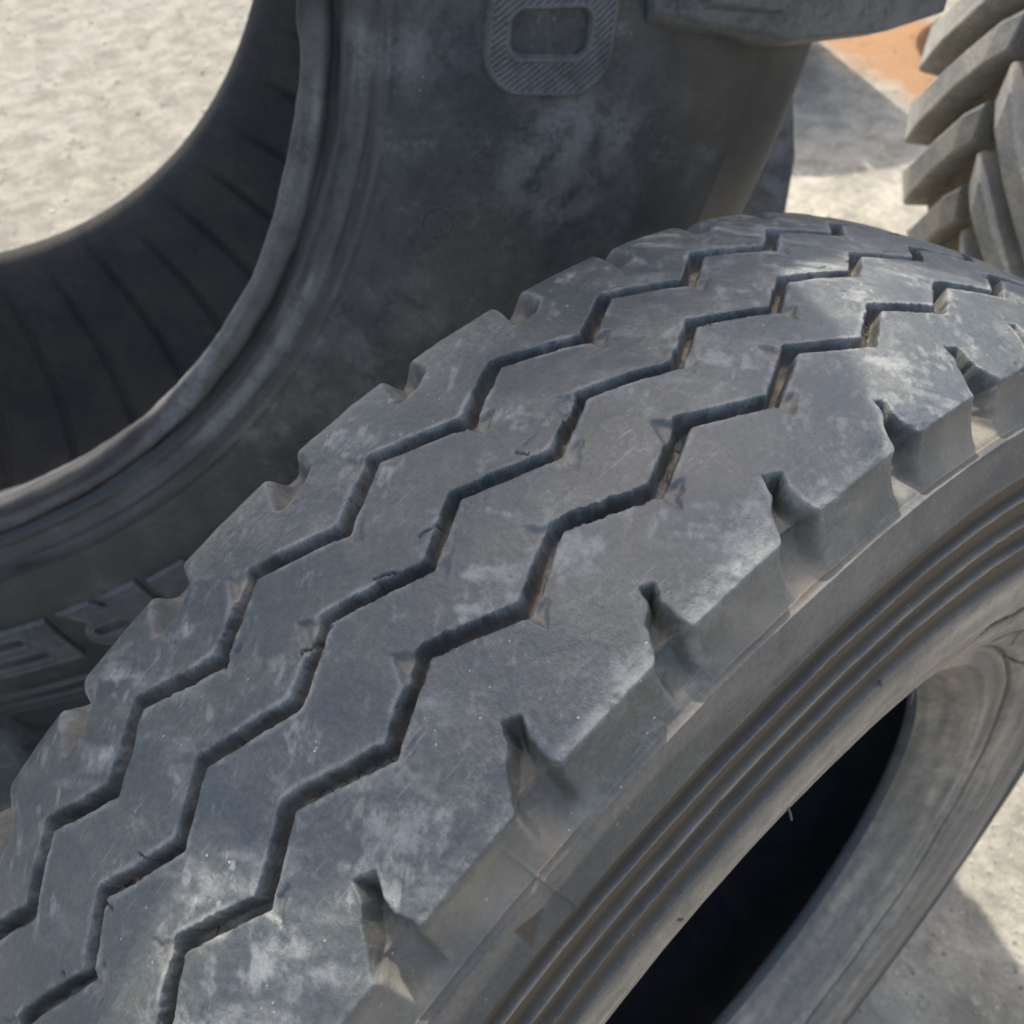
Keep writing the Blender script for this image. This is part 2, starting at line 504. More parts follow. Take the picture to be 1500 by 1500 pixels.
# notches in the right shoulder, running down its side to the seam
NR = [(0.0, 0.151), (-0.05, 0.165), (-0.13, 0.174), (-0.20, 0.189), (-0.275, 0.2003), (-0.31, 0.249), (0.0, 0.249), (0.05, 0.2003), (0.022, 0.187), (0.036, 0.172), (0.10, 0.157)]
NL = [(0.056, -0.136), (0.20, -0.139), (0.31, -0.150), (0.33, -0.18), (0.33, -0.229), (0.15, -0.229), (0.165, -0.18)]
for poly, lo, hi, dep in ((NR, 0.14, 0.26, 0.027), (NL, -0.24, -0.12, 0.024)):
    sub = (Yg > lo) & (Yg < hi)
    xs, ys = xg[sub], yg[sub]
    sd = np.full(xs.shape, 1e9)
    for k in (-1, 0, 1):
        kr_ = k_int[sub] + k
        dx_ = (pitch_rand(kr_, 301) - 0.5) * 0.008; dy_ = (pitch_rand(kr_, 302) - 0.5) * 0.007; grow = (pitch_rand(kr_, 303) - 0.5) * 0.004 + 0.0016
        sd = np.minimum(sd, poly_sdf(xs + dx_, ys + dy_, [((u + k) * PITCH, w) for (u, w) in poly]) + grow)
    rnd_ = 0.009 if dep == 0.024 else 0.0015
    lowr = np.interp(ys, [0.195, 0.245], [-0.0050, -0.0110]) if dep == 0.027 else np.full(ys.shape, -0.006)
    tt_ = np.clip((rnd_ - sd) / (rnd_ - lowr), 0, 1)
    m_ = tt_ * tt_ * (3 - 2 * tt_)
    if dep == 0.027:
        fade = np.interp(ys, [0.14, 0.17, 0.20, 0.235, 0.250], [0.9, 1.0, 1.0, 0.62, 0.0])
    else:
        fade = np.interp(ys, [-0.229, -0.20, -0.17, -0.14], [0.0, 0.6, 1.0, 0.8])
    h[sub] = np.minimum(h[sub], -dep * m_ * fade)
    floor[sub] = np.maximum(floor[sub], m_ * 0.55)

def box1(A, n, ax_):
    c = np.cumsum(np.concatenate([np.take(A, [0] * (n + 1), ax_), A, np.take(A, [-1] * n, ax_)], ax_), ax_)
    m_hi = np.take(c, np.arange(2 * n + 1, A.shape[ax_] + 2 * n + 1), ax_); m_lo = np.take(c, np.arange(0, A.shape[ax_]), ax_)
    return (m_hi - m_lo) / (2 * n + 1)
# the notches are worn round
wr = sstep(0.172, 0.188, Yg) * (Yg < 0.26) + sstep(-0.128, -0.136, Yg) * (Yg > -0.25)
h = h * (1 - wr) + wr * box1(box1(box1(box1(h, 1, 0), 1, 1), 1, 0), 1, 1)
# shoulder side faces bow inwards between the tread edge and the seam; the flat band below stands a little proud
side_r = (Sg < S_EDGE) & (Sg > S_SEAM)
tS = (Sg - S_SEAM) / (S_EDGE - S_SEAM)
h = h - np.where(side_r, 0.0045 * np.clip(np.sin(np.pi * np.clip(tS, 0, 1)) ** 0.6, 0, 1), 0)
seam_step = sstep(S_SEAM + 0.0022, S_SEAM - 0.0010, Sg) * (Sg < S_EDGE)
# ridge zone on the sidewall
Rg = np.broadcast_to(pr[None, :], Ug.shape)
RIDGES = [0.8480, 0.8130, 0.7810]
right_wall = Sg < S_SEAM
zone = sstep(0.8865, 0.8825, Rg) * sstep(0.7440, 0.7500, Rg) * right_wall
h = h + 0.0055 * sstep(S_SEAM + 0.0012, S_SEAM - 0.0012, Sg) * sstep(0.8825, 0.8865, Rg) * right_wall
rw = n_low * 0.002 + n_edge * 0.0012
hz = np.zeros(Ug.shape)
for rc in RIDGES:
    q = Rg - rc + rw
    saw = np.where(q > 0, sstep(0.0050, 0.0022, q), sstep(-0.0036, -0.0012, q))
    hz = np.maximum(hz, saw)
ridge_mask = hz * zone
h = h - 0.0085 * zone * (1 - hz)
soil_z = zone * (1 - hz)
# fold line and rim line near the bead
h = h - right_wall * 0.004 * np.exp(-((Rg - 0.668 - n_low * 0.01) / 0.006) ** 2) * sstep(-0.2, 0.4, np.sin(TH + 1.1))
rimline = np.exp(-((Rg - 0.5865 - n_low * 0.006) / 0.0026) ** 2) * right_wall
h = h - 0.006 * rimline
h = h + 0.0035 * np.exp(-((Rg - 0.603) / 0.007) ** 2) * right_wall
h = h + right_wall * (0.0045 * np.exp(-((Rg - 0.553) / 0.006) ** 2) - 0.0035 * np.exp(-((Rg - 0.568) / 0.005) ** 2) + 0.003 * np.exp(-((Rg - 0.632) / 0.006) ** 2))
# mould parting line across the shoulder and a small recessed triangle beside it
th_line = -0.396
xl = (TH - th_line)
par = np.exp(-(xl / 0.0012) ** 2) * sstep(S_EDGE - 0.006, S_EDGE - 0.012, Sg) * (Rg > 0.886) * (Sg < S_EDGE)
h = h + 0.0022 * par
h = h - 0.0016 * (xl < 0) * sstep(-0.012, 0.0, xl) * (Sg < S_SEAM) * (Rg > 0.888)
tri = poly_sdf(TH, Sg, [(-0.437, S_SEAM - 0.013), (-0.412, S_SEAM - 0.022), (-0.440, S_SEAM - 0.038)])
tri_m = sstep(0.002, -0.003, tri) * sstep(-0.010, -0.006, tri)
tri_f = sstep(0.002, -0.003, tri)
h = h - 0.0028 * tri_f + 0.0018 * sstep(-0.004, -0.007, tri)
# crumbled vent marks at the bulge, and cracks by the bead
rng = np.random.default_rng(5)
dark = np.zeros(Ug.shape)
def crack_line(pts, width, depth, jit=0.0016, seed=0, zone_mask=None):
    """a crack along a polyline in (theta, r) on the right sidewall"""
    global h, dark
    for i in range(len(pts) - 1):
        a, b_ = pts[i], pts[i + 1]
        lo_t, hi_t = min(a[0], b_[0]) - 0.02, max(a[0], b_[0]) + 0.02
        lo_r, hi_r = min(a[1], b_[1]) - 0.02, max(a[1], b_[1]) + 0.02
        sub = (TH > lo_t) & (TH < hi_t) & (Rg > lo_r) & (Rg < hi_r) & right_wall
        if not sub.any(): continue
        dd, _ = seg_dist(TH[sub] * 0.7 + n_fine[sub] * 0.004, Rg[sub] + n_fine[sub] * 0.006, (a[0] * 0.7, a[1]), (b_[0] * 0.7, b_[1]))
        mk = sstep(width, width * 0.3, dd)
        h[sub] -= depth * mk
        dark[sub] = np.maximum(dark[sub], 0.9 * mk)
for pts in ([(0.36, 0.655), (0.42, 0.662), (0.52, 0.66), (0.60, 0.668)], [(0.62, 0.676), (0.68, 0.684), (0.74, 0.70)],
            [(0.62, 0.60), (0.70, 0.612), (0.78, 0.625), (0.86, 0.64)], [(0.78, 0.625), (0.84, 0.60)],
            [(0.98, 0.585), (1.06, 0.60), (1.15, 0.625)], [(0.30, 0.648), (0.34, 0.652)], [(0.55, 0.652), (0.565, 0.645)]):
    crack_line(pts, 0.0042, 0.004)
# short cracks on the tread, mostly close to groove edges
def tread_crack(u0, w0, ang, length, width=0.0016, depth=0.005):
    global h, dark
    x0 = u0
    dx, dy = math.cos(ang) * length / PITCH, math.sin(ang) * length
    sub = (np.abs(Ug - u0) < 1.5 * length / PITCH + 0.05) & (np.abs(Yg - w0) < 1.5 * length + 0.01) & (Yg < 0.2)
    if not sub.any(): return
    dd, _ = seg_dist((Ug[sub] - u0) * PITCH + n_edge[sub] * 0.008, Yg[sub] + n_fine[sub] * 0.006, (0, 0), (dx * PITCH, dy))
    mk = sstep(width, width * 0.2, dd)
    h[sub] -= depth * mk
    dark[sub] = np.maximum(dark[sub], 0.7 * mk)
for i in range(95):
    gsel = int(rng.integers(0, 3)); L, O = GROOVES[gsel][0], GROOVES[gsel][1]
    u0 = rng.uniform(-1.5, 9.0)
    w0 = rng.uniform(L[1] - 0.012, O[1] + 0.012)
    tread_crack(u0, w0, rng.uniform(-0.5, 1.4), rng.uniform(0.004, 0.020), rng.uniform(0.0008, 0.0015), rng.uniform(0.002, 0.004))
for i in range(26):
    tread_crack(rng.uniform(-1, 8), rng.uniform(-0.15, 0.19), rng.uniform(-0.4, 0.6), rng.uniform(0.004, 0.012), 0.0009, 0.0015)
# chipped nicks along the shoulder edge
for i in range(46):
    u0 = rng.uniform(-1, 8.5)
    dd = np.hypot((Ug - u0) * PITCH, Yg - rng.uniform(0.192, 0.204)) + n_edge * 0.006
    rad = rng.uniform(0.002, 0.0055)
    h -= rng.uniform(0.0004, 0.0014) * sstep(rad, rad * 0.2, dd)

# general lumpiness of worn rubber
tread_top = (Yg < 0.2003) & (Yg > 2 * W0 - 0.2003)
h = h + np.where(tread_top, n_low * 0.0045 + n_edge * 0.0014 + n_fine * 0.0005, n_low * 0.0025 + n_edge * 0.0004)
h = h + floor * (n_edge * 0.004 + n_fine * 0.004)

# dust, soil
patch = fbm(P3 * 7.5 + 11.0, 4, 77)
patch2 = fbm(P3 * 26 + 5.0, 4, 78)
streak = fbm(np.stack([TH * 3.0, Rg * 40, Wg * 40], -1), 4, 79)
ca, sa = math.cos(0.9), math.sin(0.9)
q1 = (Ug * PITCH) * ca + Yg * sa; q2 = -(Ug * PITCH) * sa + Yg * ca
smear = fbm(np.stack([q1 * 16, q2 * 60, Ug * 0 + 2.0], -1), 5, 120, 0.6)
smear2 = fbm(np.stack([q1 * 120, q2 * 60, Ug * 0 + 7.0], -1), 4, 121, 0.6)
dust = np.where(tread_top, 0.55 * sstep(0.50, 0.74, smear) * sstep(0.40, 0.62, patch) + 0.50 * sstep(0.55, 0.74, smear2) * sstep(0.45, 0.6, patch2), 0)
# spots of whitish bloom
for (pu, pwid, rad) in ((2.9, 0.09, 0.030), (2.55, 0.085, 0.022), (1.35, 0.155, 0.030), (1.05, 0.165, 0.018), (0.25, 0.05, 0.016), (0.45, 0.075, 0.010), (3.05, -0.01, 0.022), (3.4, -0.03, 0.016),
                        (-0.1, 0.13, 0.035), (0.4, 0.14, 0.03), (4.6, 0.04, 0.025), (6.1, 0.05, 0.02), (2.6, -0.125, 0.02), (-0.5, 0.02, 0.025), (3.6, 0.175, 0.03), (4.55, 0.185, 0.03), (5.4, 0.15, 0.03)):
    dd = np.hypot((Ug - pu) * PITCH, Yg - pwid)
    dust = np.maximum(dust, 0.65 * sstep(rad * 0.9, -rad * 0.1, dd + (smear - 0.5) * 0.09 + (smear2 - 0.5) * 0.07) * tread_top)
wall_r = (Sg < S_SEAM)
smooth_band = sstep(0.745, 0.715, Rg) * wall_r
dust = np.where(wall_r, 0.30 * sstep(0.45, 0.65, streak) + 1.25 * smooth_band * (0.55 + 0.9 * (streak - 0.2)) * np.where(TH > 0.75, 0.62, 1.0), dust)
dust = np.where(side_r, 0.35 * sstep(0.48, 0.66, patch2), dust)
dust = np.maximum(dust, 0.55 * ridge_mask * sstep(0.35, 0.6, streak))
soil = floor * (0.35 + 0.9 * sstep(0.35, 0.6, patch2)) * np.interp(np.abs(Yg - W0), [0.165, 0.215], [0.95, 0.45])
soil = np.maximum(soil, sstep(S_EDGE + 0.004, S_EDGE - 0.012, Sg) * (Sg > S_SEAM) * (0.50 * sstep(0.38, 0.62, patch) + 0.20))
soil = np.maximum(soil, soil_z * (1.0 + 0.3 * patch2))
soil = np.maximum(soil, tri_f * 0.9)
soil = np.maximum(soil, np.where(wall_r, np.exp(-((Rg - 0.655) / 0.02) ** 2) * 0.45 * sstep(0.35, 0.6, streak), 0))
soil = np.clip(soil, 0, 1)
dark = np.maximum(dark, 0.55 * rimline * sstep(0.3, 0.5, streak))
hb = box1(box1(h, 4, 0), 4, 1)
convex = np.clip((h - hb) / 0.0022, 0, 1) * sstep(0.42, 0.60, fbm(P3 * 30, 3, 91))
dust = np.maximum(dust, 0.55 * convex * np.where(tread_zone & (Sg > S_SEAM + 0.006), 1.0, 0.25))
edge_r = np.exp(-((Yg - 0.1985) / 0.006) ** 2)
dust = np.maximum(dust, 0.6 * edge_r * sstep(0.40, 0.6, patch2) * (floor < 0.3))
floor_attr = np.clip(floor, 0, 1)

# displaced positions and normals
RR = pr[None, :] + nr[None, :] * h
WW = pw[None, :] + nw[None, :] * h
V = np.stack([WW, RR * np.sin(TH), RR * np.cos(TH)], -1)
def ring_grad(A):
    return np.roll(A, -1, 0) - np.roll(A, 1, 0)
dU = ring_grad(V)
dS = np.gradient(V, axis=1)
N = np.cross(dU, dS)
N /= np.linalg.norm(N, axis=-1, keepdims=True) + 1e-12
ref = np.stack([np.broadcast_to(nw[None, :], Ug.shape), nr[None, :] * np.sin(TH), nr[None, :] * np.cos(TH)], -1)
if (N * ref).sum(-1).mean() < 0: N = -N
F = grid_faces(NT, NS, True)
flip = (np.cross(dU, dS) * ref).sum(-1).mean() < 0
if flip: F = F[..., ::-1]
Vl = (V * S + np.array([0, 0, S])).reshape(-1, 3)
Nl = N.reshape(-1, 3)
A_ = {'dust': dust.ravel(), 'soil': soil.ravel(), 'dark': dark.ravel(), 'floor': floor_attr.ravel()}
# class of each face
def fc(A):
    return 0.5 * (A[:, :-1] + A[:, 1:])
Yf, Sf, Hf, Fl, Rf, Zf = fc(Yg), fc(Sg), fc(h), fc(floor), fc(Rg), fc(ridge_mask)
zA, zB, zC = [z[:, None] for z in zig]
cls = np.zeros(Yf.shape, int)
t_ = (Sf > S_SEAM + 0.0005) & (Sf < 2 * S_LEDGE - S_LEDGE + (S_EDGE - S_SEAM))
cls[t_ & (Yf < zA)] = 1
cls[t_ & (Yf >= zA) & (Yf < zB)] = 2
cls[t_ & (Yf >= zB) & (Yf < zC)] = 3
cls[t_ & (Yf >= zC)] = 4
gd = t_ & (Fl > 0.5) & (Hf < -0.006) & (Yf < 0.145) & (Yf > -0.125)
for gi, z in enumerate((zA, zB, zC)):
    cls[gd & (np.abs(Yf - z) < 0.042)] = 11 + gi
cls[(~t_) & (Sf < S_EDGE)] = 20
for ri, rc in enumerate(RIDGES):
    cls[(cls == 20) & (Rf > rc - 0.0045) & (Rf < rc + 0.009)] = 21 + ri
cls[(cls == 20) & (Rf < 0.574)] = 25
cls[(~t_) & (Sf > S_LEDGE)] = 30
def part(c, name, mat, parent, label=None):
    o = sub_mesh(name, Vl, F[cls == c], mat, parent, A_, Nl)
    if label: o['label'] = label
    return o
part(1, 'tread_rib', M_tread, near, 'left shoulder rib with small rounded notches')
part(2, 'tread_rib', M_tread, near)
part(3, 'tread_rib', M_tread, near)
part(4, 'tread_rib', M_tread, near, 'broad right shoulder rib with deep hooked notches')
for c in (11, 12, 13): part(c, 'groove_floor', M_tread, near, 'dusty cracked floor of a zigzag groove')
sw = part(20, 'sidewall', M_side, near)
for c in (21, 22, 23): part(c, 'sidewall_ridge', M_side, sw)
part(25, 'bead', M_side, near)
part(30, 'sidewall', M_side, near)

def revolve(profile, nth, th0=0.0, th1=2 * math.pi, closed=True):
    th = np.linspace(th0, th1, nth, endpoint=not closed)
    pf = np.asarray(profile, float)
    V = np.stack([np.broadcast_to(pf[None, :, 0], (nth, len(pf))), pf[None, :, 1] * np.sin(th)[:, None], pf[None, :, 1] * np.cos(th)[:, None]], -1)
    return V, grid_faces(nth, len(pf), closed), th

def smooth_profile(pts, step):
    p = np.array(pts, float)
    q = [p[0]]
    for i in range(len(p) - 1):
        p0, p1, p2, p3 = p[max(i - 1, 0)], p[i], p[i + 1], p[min(i + 2, len(p) - 1)]
        n = max(2, int(np.hypot(*(p2 - p1)) / step))
        for t in np.linspace(0, 1, n + 1)[1:]:
            q.append(0.5 * ((2 * p1) + (-p0 + p2) * t + (2 * p0 - 5 * p1 + 4 * p2 - p3) * t * t + (-p0 + 3 * p1 - 3 * p2 + p3) * t ** 3))
    return np.array(q)

inr = [(0.128, 0.492), (0.116, 0.489), (0.108, 0.496), (0.108, 0.515), (0.122, 0.548), (0.154, 0.592), (0.188, 0.635), (0.212, 0.70), (0.214, 0.76), (0.200, 0.84), (0.165, 0.895), (0.10, 0.925), (W0, 0.935)]
inr = smooth_profile(inr + [(2 * W0 - w, r) for (w, r) in inr[::-1][1:]], 0.012)
Vi, Fi, _ = revolve(inr, 220)
mesh_obj('inner_liner', Vi.reshape(-1, 3) * S + np.array([0, 0, S]), Fi.reshape(-1, 4), M_liner, near)

# ---------------------------------------------------------------- thin rubber vent hairs
def tube(pts, r0, r1, n=6):
    pts = [np.array(p, float) for p in pts]
    vs_, fs_ = [], []
    for i, p in enumerate(pts):
        d = pts[min(i + 1, len(pts) - 1)] - pts[max(i - 1, 0)]
        d /= np.linalg.norm(d)
        a = np.cross(d, [0.3, 0.5, 0.81]); a /= np.linalg.norm(a); b_ = np.cross(d, a)
        r = r0 + (r1 - r0) * i / (len(pts) - 1)
        for k in range(n):
            t = 2 * math.pi * k / n
            vs_.append(p + r * (math.cos(t) * a + math.sin(t) * b_))
    for i in range(len(pts) - 1):
        for k in range(n):
            fs_.append((i * n + k, i * n + (k + 1) % n, (i + 1) * n + (k + 1) % n, (i + 1) * n + k))
    fs_.append(tuple(range(n - 1, -1, -1))); fs_.append(tuple(range((len(pts) - 1) * n, len(pts) * n)))
    return vs_, fs_
def near_pt(th, r, w):
    return np.array([w, r * math.sin(th), r * math.cos(th) + 1.0]) * S
for (th, r, w, ln_) in ((-0.13, 0.655, 0.240, 0.040), (0.20, 0.64, 0.236, 0.035), (-0.35, 0.71, 0.249, 0.014), (0.02, 0.75, 0.248, 0.010)):
    a = near_pt(th, r, w)
    b_ = near_pt(th + 0.004, r - ln_ * 0.75, w + ln_ * 0.12)
    v_, f_ = tube([a, 0.5 * (a + b_) + np.array([0.0004, 0, 0]), b_], 0.0006, 0.00045)
    mesh_obj('vent_hair', v_, f_, M_side, near)

# ---------------------------------------------------------------- big loader tyre behind
RB = 1.0076
BIG_C = np.array([-1.417, -0.642, 1.198])
BIG_AX = np.array([0.858, -0.513, 0.0]); BIG_AX /= np.linalg.norm(BIG_AX)
K_LUG = 2.18
big_rz = math.atan2(BIG_AX[1], BIG_AX[0])
BIG_BASE_Z = -1.0
HB = BIG_C[2] - BIG_BASE_Z
big = empty('loader_tyre', (BIG_C[0] * S, BIG_C[1] * S, BIG_BASE_Z * S), big_rz)
tag(big, 'huge dark lugged tyre with raised letters standing behind the worn truck tyre', 'tyre')
MID = -0.54
def big_pt(a, r, th):
    return np.array([a * RB, r * RB * math.sin(th), r * RB * math.cos(th) + HB]) * S
outer_half = [(-0.11, 1.045), (-0.05, 1.018), (-0.018, 1.005), (0.0, 1.0), (0.010, 1.004), (0.017, 1.016), (0.023, 1.030), (0.026, 1.040), (0.022, 1.047), (0.024, 1.053), (0.030, 1.060), (0.034, 1.078), (0.040, 1.095), (0.052, 1.13),
              (0.066, 1.20), (0.070, 1.25), (0.066, 1.31), (0.052, 1.39), (0.036, 1.455), (0.022, 1.51), (0.0, 1.60), (-0.030, 1.68), (-0.062, 1.735)]
crown_half = [(-0.13, 1.805), (-0.25, 1.92), (-0.32, 1.952), (-0.42, 1.972), (MID, 1.978)]
def ringobj(name, pts, mat, parent, nth=300, step=0.01, attr_fn=None, disp=None, smooth=True):
    pf = smooth_profile(pts, step)
    Vb, Fb, th = revolve(pf, nth)
    Rr = np.broadcast_to(pf[None, :, 1], Vb.shape[:2]); Ar = np.broadcast_to(pf[None, :, 0], Vb.shape[:2]); Tr = np.broadcast_to(th[:, None], Vb.shape[:2])
    if disp is not None:
        dd = disp(Tr, Rr, Ar)
        t = np.gradient(pf, axis=0); nn = np.stack([t[:, 1], -t[:, 0]], -1); nn /= np.linalg.norm(nn, axis=-1, keepdims=True) + 1e-9
        rad = dd * nn[None, :, 1]
        Vb = Vb.copy(); Vb[..., 0] += dd * nn[None, :, 0]
        Vb[..., 1] += rad * np.sin(Tr); Vb[..., 2] += rad * np.cos(Tr)
    at = attr_fn(Tr, Rr, Ar, Vb) if attr_fn else None
    return mesh_obj(name, Vb.reshape(-1, 3) * RB * S + np.array([0, 0, HB * S]), Fb.reshape(-1, 4), mat, parent, smooth, {k: np.ascontiguousarray(v).ravel() for k, v in at.items()} if at else None)

def big_attr(T, R_, A, Vb):
    p = fbm(Vb * 4.5 + 3, 5, 200); p2 = fbm(Vb * 13, 4, 201)
    st = fbm(np.stack([T * 2.6, R_ * 26, A * 4], -1), 4, 202)
    st2 = fbm(np.stack([T * 5.0, R_ * 70, A * 4], -1), 3, 203)
    d = 0.45 * sstep(0.45, 0.68, p) * sstep(0.30, 0.65, p2) + 0.08
    so = 0.5 * sstep(0.50, 0.66, fbm(Vb * 3.5 + 9, 4, 204))
    ring = sstep(1.044, 1.030, R_) * (A > -0.3)
    d = np.maximum(d, 0.62 * ring * (0.5 + 0.9 * st))
    d = np.maximum(d, 0.55 * np.exp(-((R_ - 1.085) / 0.014) ** 2) * sstep(0.45, 0.62, st2))
    so = np.maximum(so, 0.35 * sstep(1.16, 1.05, R_) * sstep(0.45, 0.6, st))
    gre = np.exp(-((R_ - 1.052 - 0.010 * (st - 0.5)) / 0.010) ** 2)
    dk = 0.92 * gre * sstep(0.28, 0.46, st2) + 0.55 * np.exp(-((R_ - 1.115) / 0.016) ** 2) * sstep(0.45, 0.6, st2) + 0.30 * sstep(1.22, 1.08, R_) * sstep(0.50, 0.62, st) + 0.45 * sstep(0.50, 0.62, fbm(Vb * 3.0 + 21, 4, 206))
    return {'dust': np.clip(d * (1 - dk), 0, 1), 'soil': np.clip(so, 0, 1), 'dark': np.clip(dk, 0, 1), 'floor': d * 0}
def big_disp(T, R_, A):
    d = 0.004 * (fbm(np.stack([T * 3, R_ * 9, A * 9], -1), 3, 210) - 0.5)
    for rc in (1.013, 1.023, 1.066, 1.100, 1.128):
        d = d + 0.0028 * np.exp(-((R_ - rc) / 0.0032) ** 2)
    for rc, hh in ((1.485, 0.010), (1.535, 0.008), (1.565, 0.006)):
        d = d + hh * sstep(math.radians(135), math.radians(150), T) * np.exp(-((R_ - rc) / 0.007) ** 4)
    d = d + 0.004 * np.exp(-((R_ - 1.032) / 0.006) ** 2) * sstep(0.35, 0.6, fbm(np.stack([T * 9, R_ * 30, A], -1), 3, 211))
    d = d + 0.010 * sstep(1.12, 1.05, R_) * (fbm(np.stack([T * 16, R_ * 60, A * 20], -1), 4, 212) - 0.5)
    return d
far_outer = [(-0.09, 0.958), (-0.06, 0.988), (-0.03, 1.022), (0.0, 1.06), (0.022, 1.095)] + outer_half[12:]
mir = lambda L: [(2 * MID - a, r) for (a, r) in L][::-1]
ringobj('sidewall', outer_half, M_big, big, 560, 0.0045, big_attr, big_disp)
ringobj('tread_base', [outer_half[-1]] + crown_half + mir(crown_half)[1:] + [mir(outer_half)[0]], M_big, big, 260, 0.03, big_attr)
ringobj('sidewall', mir(far_outer), M_big, big, 260, 0.02, big_attr)
in_half = [(-0.11, 1.045), (-0.13, 1.062), (-0.135, 1.10), (-0.13, 1.18), (-0.14, 1.28), (-0.18, 1.40), (-0.26, 1.50), (-0.38, 1.57), (MID, 1.59)]
in_far = [(-0.09, 0.958), (-0.12, 0.985), (-0.13, 1.06)] + in_half[3:]
def liner_disp(T, R_, A):
    ph = (T * 180 / math.pi + 1.2 * (fbm(np.stack([T * 2, R_ * 2, A * 2], -1), 2, 220) - 0.5)) % 7.2
    return 0.024 * np.exp(-((ph - 3.6) / 0.30) ** 2) * sstep(1.02, 1.10, R_)
ringobj('inner_liner', in_half + mir(in_far)[1:], M_bigin, big, 960, 0.05, None, liner_disp)

# lugs: one bar each, from the sidewall over the shoulder to the middle of the tread
def lug_mesh(name, path, mat, scale, bevel=0.25, round_=0.0012):
    """path: list of (a, r_base, theta_centre, half_width_angle, height); a trapezoid bar with a worn top edge"""
    vs_, fs_ = [], []
    n = len(path)
    for i, (a, r, th, hwid, hgt) in enumerate(path):
        p0, p1 = path[max(i - 1, 0)], path[min(i + 1, n - 1)]
        ta, tr = p1[0] - p0[0], p1[1] - p0[1]
        l = math.hypot(ta, tr) or 1
        na, nr_ = (tr / l, -ta / l)
        if nr_ < -0.2 or (abs(nr_) <= 0.2 and na * (1 if a > MID else -1) < 0): na, nr_ = -na, -nr_
        for (fw, fh) in ((-1.12, -0.15), (-0.98, 1 - bevel), (-0.88, 1.0), (0.88, 1.0), (0.98, 1 - bevel), (1.12, -0.15)):
            aa, rr = a + na * hgt * fh, r + nr_ * hgt * fh
            t = th + fw * hwid
            vs_.append((aa * scale, rr * scale * math.sin(t), rr * scale * math.cos(t)))
    k = 6
    for i in range(n - 1):
        for j in range(k - 1):
            fs_.append((i * k + j, i * k + j + 1, (i + 1) * k + j + 1, (i + 1) * k + j))
    fs_.append(tuple(range(k))); fs_.append(tuple((n - 1) * k + j for j in range(k - 1, -1, -1)))
    me = bpy.data.meshes.new(name)
    me.from_pydata(vs_, [], fs_)
    me.update()
    import bmesh
    bm = bmesh.new(); bm.from_mesh(me); bmesh.ops.recalc_face_normals(bm, faces=bm.faces)
    sharp = [e for e in bm.edges if len(e.link_faces) == 2 and e.calc_face_angle() > 0.30]
    bmesh.ops.bevel(bm, geom=sharp, offset=round_, segments=2, profile=0.5, affect='EDGES')
    bm.to_mesh(me); bm.free()
    me.polygons.foreach_set('use_smooth', np.ones(len(me.polygons), bool))
    me.set_sharp_from_angle(angle=0.22)
    for an in ('soil', 'dark', 'floor'): me.attributes.new(an, 'FLOAT', 'POINT')
    at = me.attributes.new('dust', 'FLOAT', 'POINT'); at.data.foreach_set('value', np.full(len(me.vertices), 0.35, np.float32))
    me.materials.append(mat)
    return me

NLUG = 12
D2 = math.radians
hwid = D2(4.6)
c0 = 0.0
near_path = [(0.024, 1.505, D2(-0.6), D2(4.6), 0.020), (0.0, 1.60, D2(-0.2), D2(5.0), 0.032), (-0.045, 1.71, D2(0.2), D2(5.4), 0.075), (-0.16, 1.84, 0, D2(5.7), 0.150), (-0.27, 1.925, 0, D2(5.7), 0.210),
             (-0.40, 1.965, D2(-0.7), D2(5.7), 0.217), (-0.54, 1.975, D2(-1.5), D2(5.7), 0.212), (-0.62, 1.97, D2(-1.9), D2(5.4), 0.205)]
lug_near = lug_mesh('lug', near_path, M_big, RB * S)
far_path = [(2 * MID - a, r, D2(28.0 * ((2 * MID - a) + 0.65)), hw_ * 1.9, hg * 0.86) for (a, r, th, hw_, hg) in near_path][::-1]
lug_far = lug_mesh('lug', far_path, M_big, RB * S)
step_near = lug_mesh('lug_step', [(0.030, 1.585, 0, D2(3.3), 0.018), (-0.010, 1.685, D2(0.5), D2(3.4), 0.045), (-0.055, 1.745, D2(1.0), D2(3.4), 0.055)], M_big, RB * S)
LUG_TH0 = D2(94.9)
for i in range(NLUG):
    th = LUG_TH0 + i * 2 * math.pi / NLUG
    o = bpy.data.objects.new('lug', lug_near); COL.objects.link(o); o.parent = big
    o.location = (0, 0, HB * S); o.rotation_euler = (-th, 0, 0)
    st = bpy.data.objects.new('lug_step', step_near); COL.objects.link(st); st.parent = o
    o = bpy.data.objects.new('lug', lug_far); COL.objects.link(o); o.parent = big
    o.location = (0, 0, HB * S); o.rotation_euler = (-(th + D2(23.0)), 0, 0)

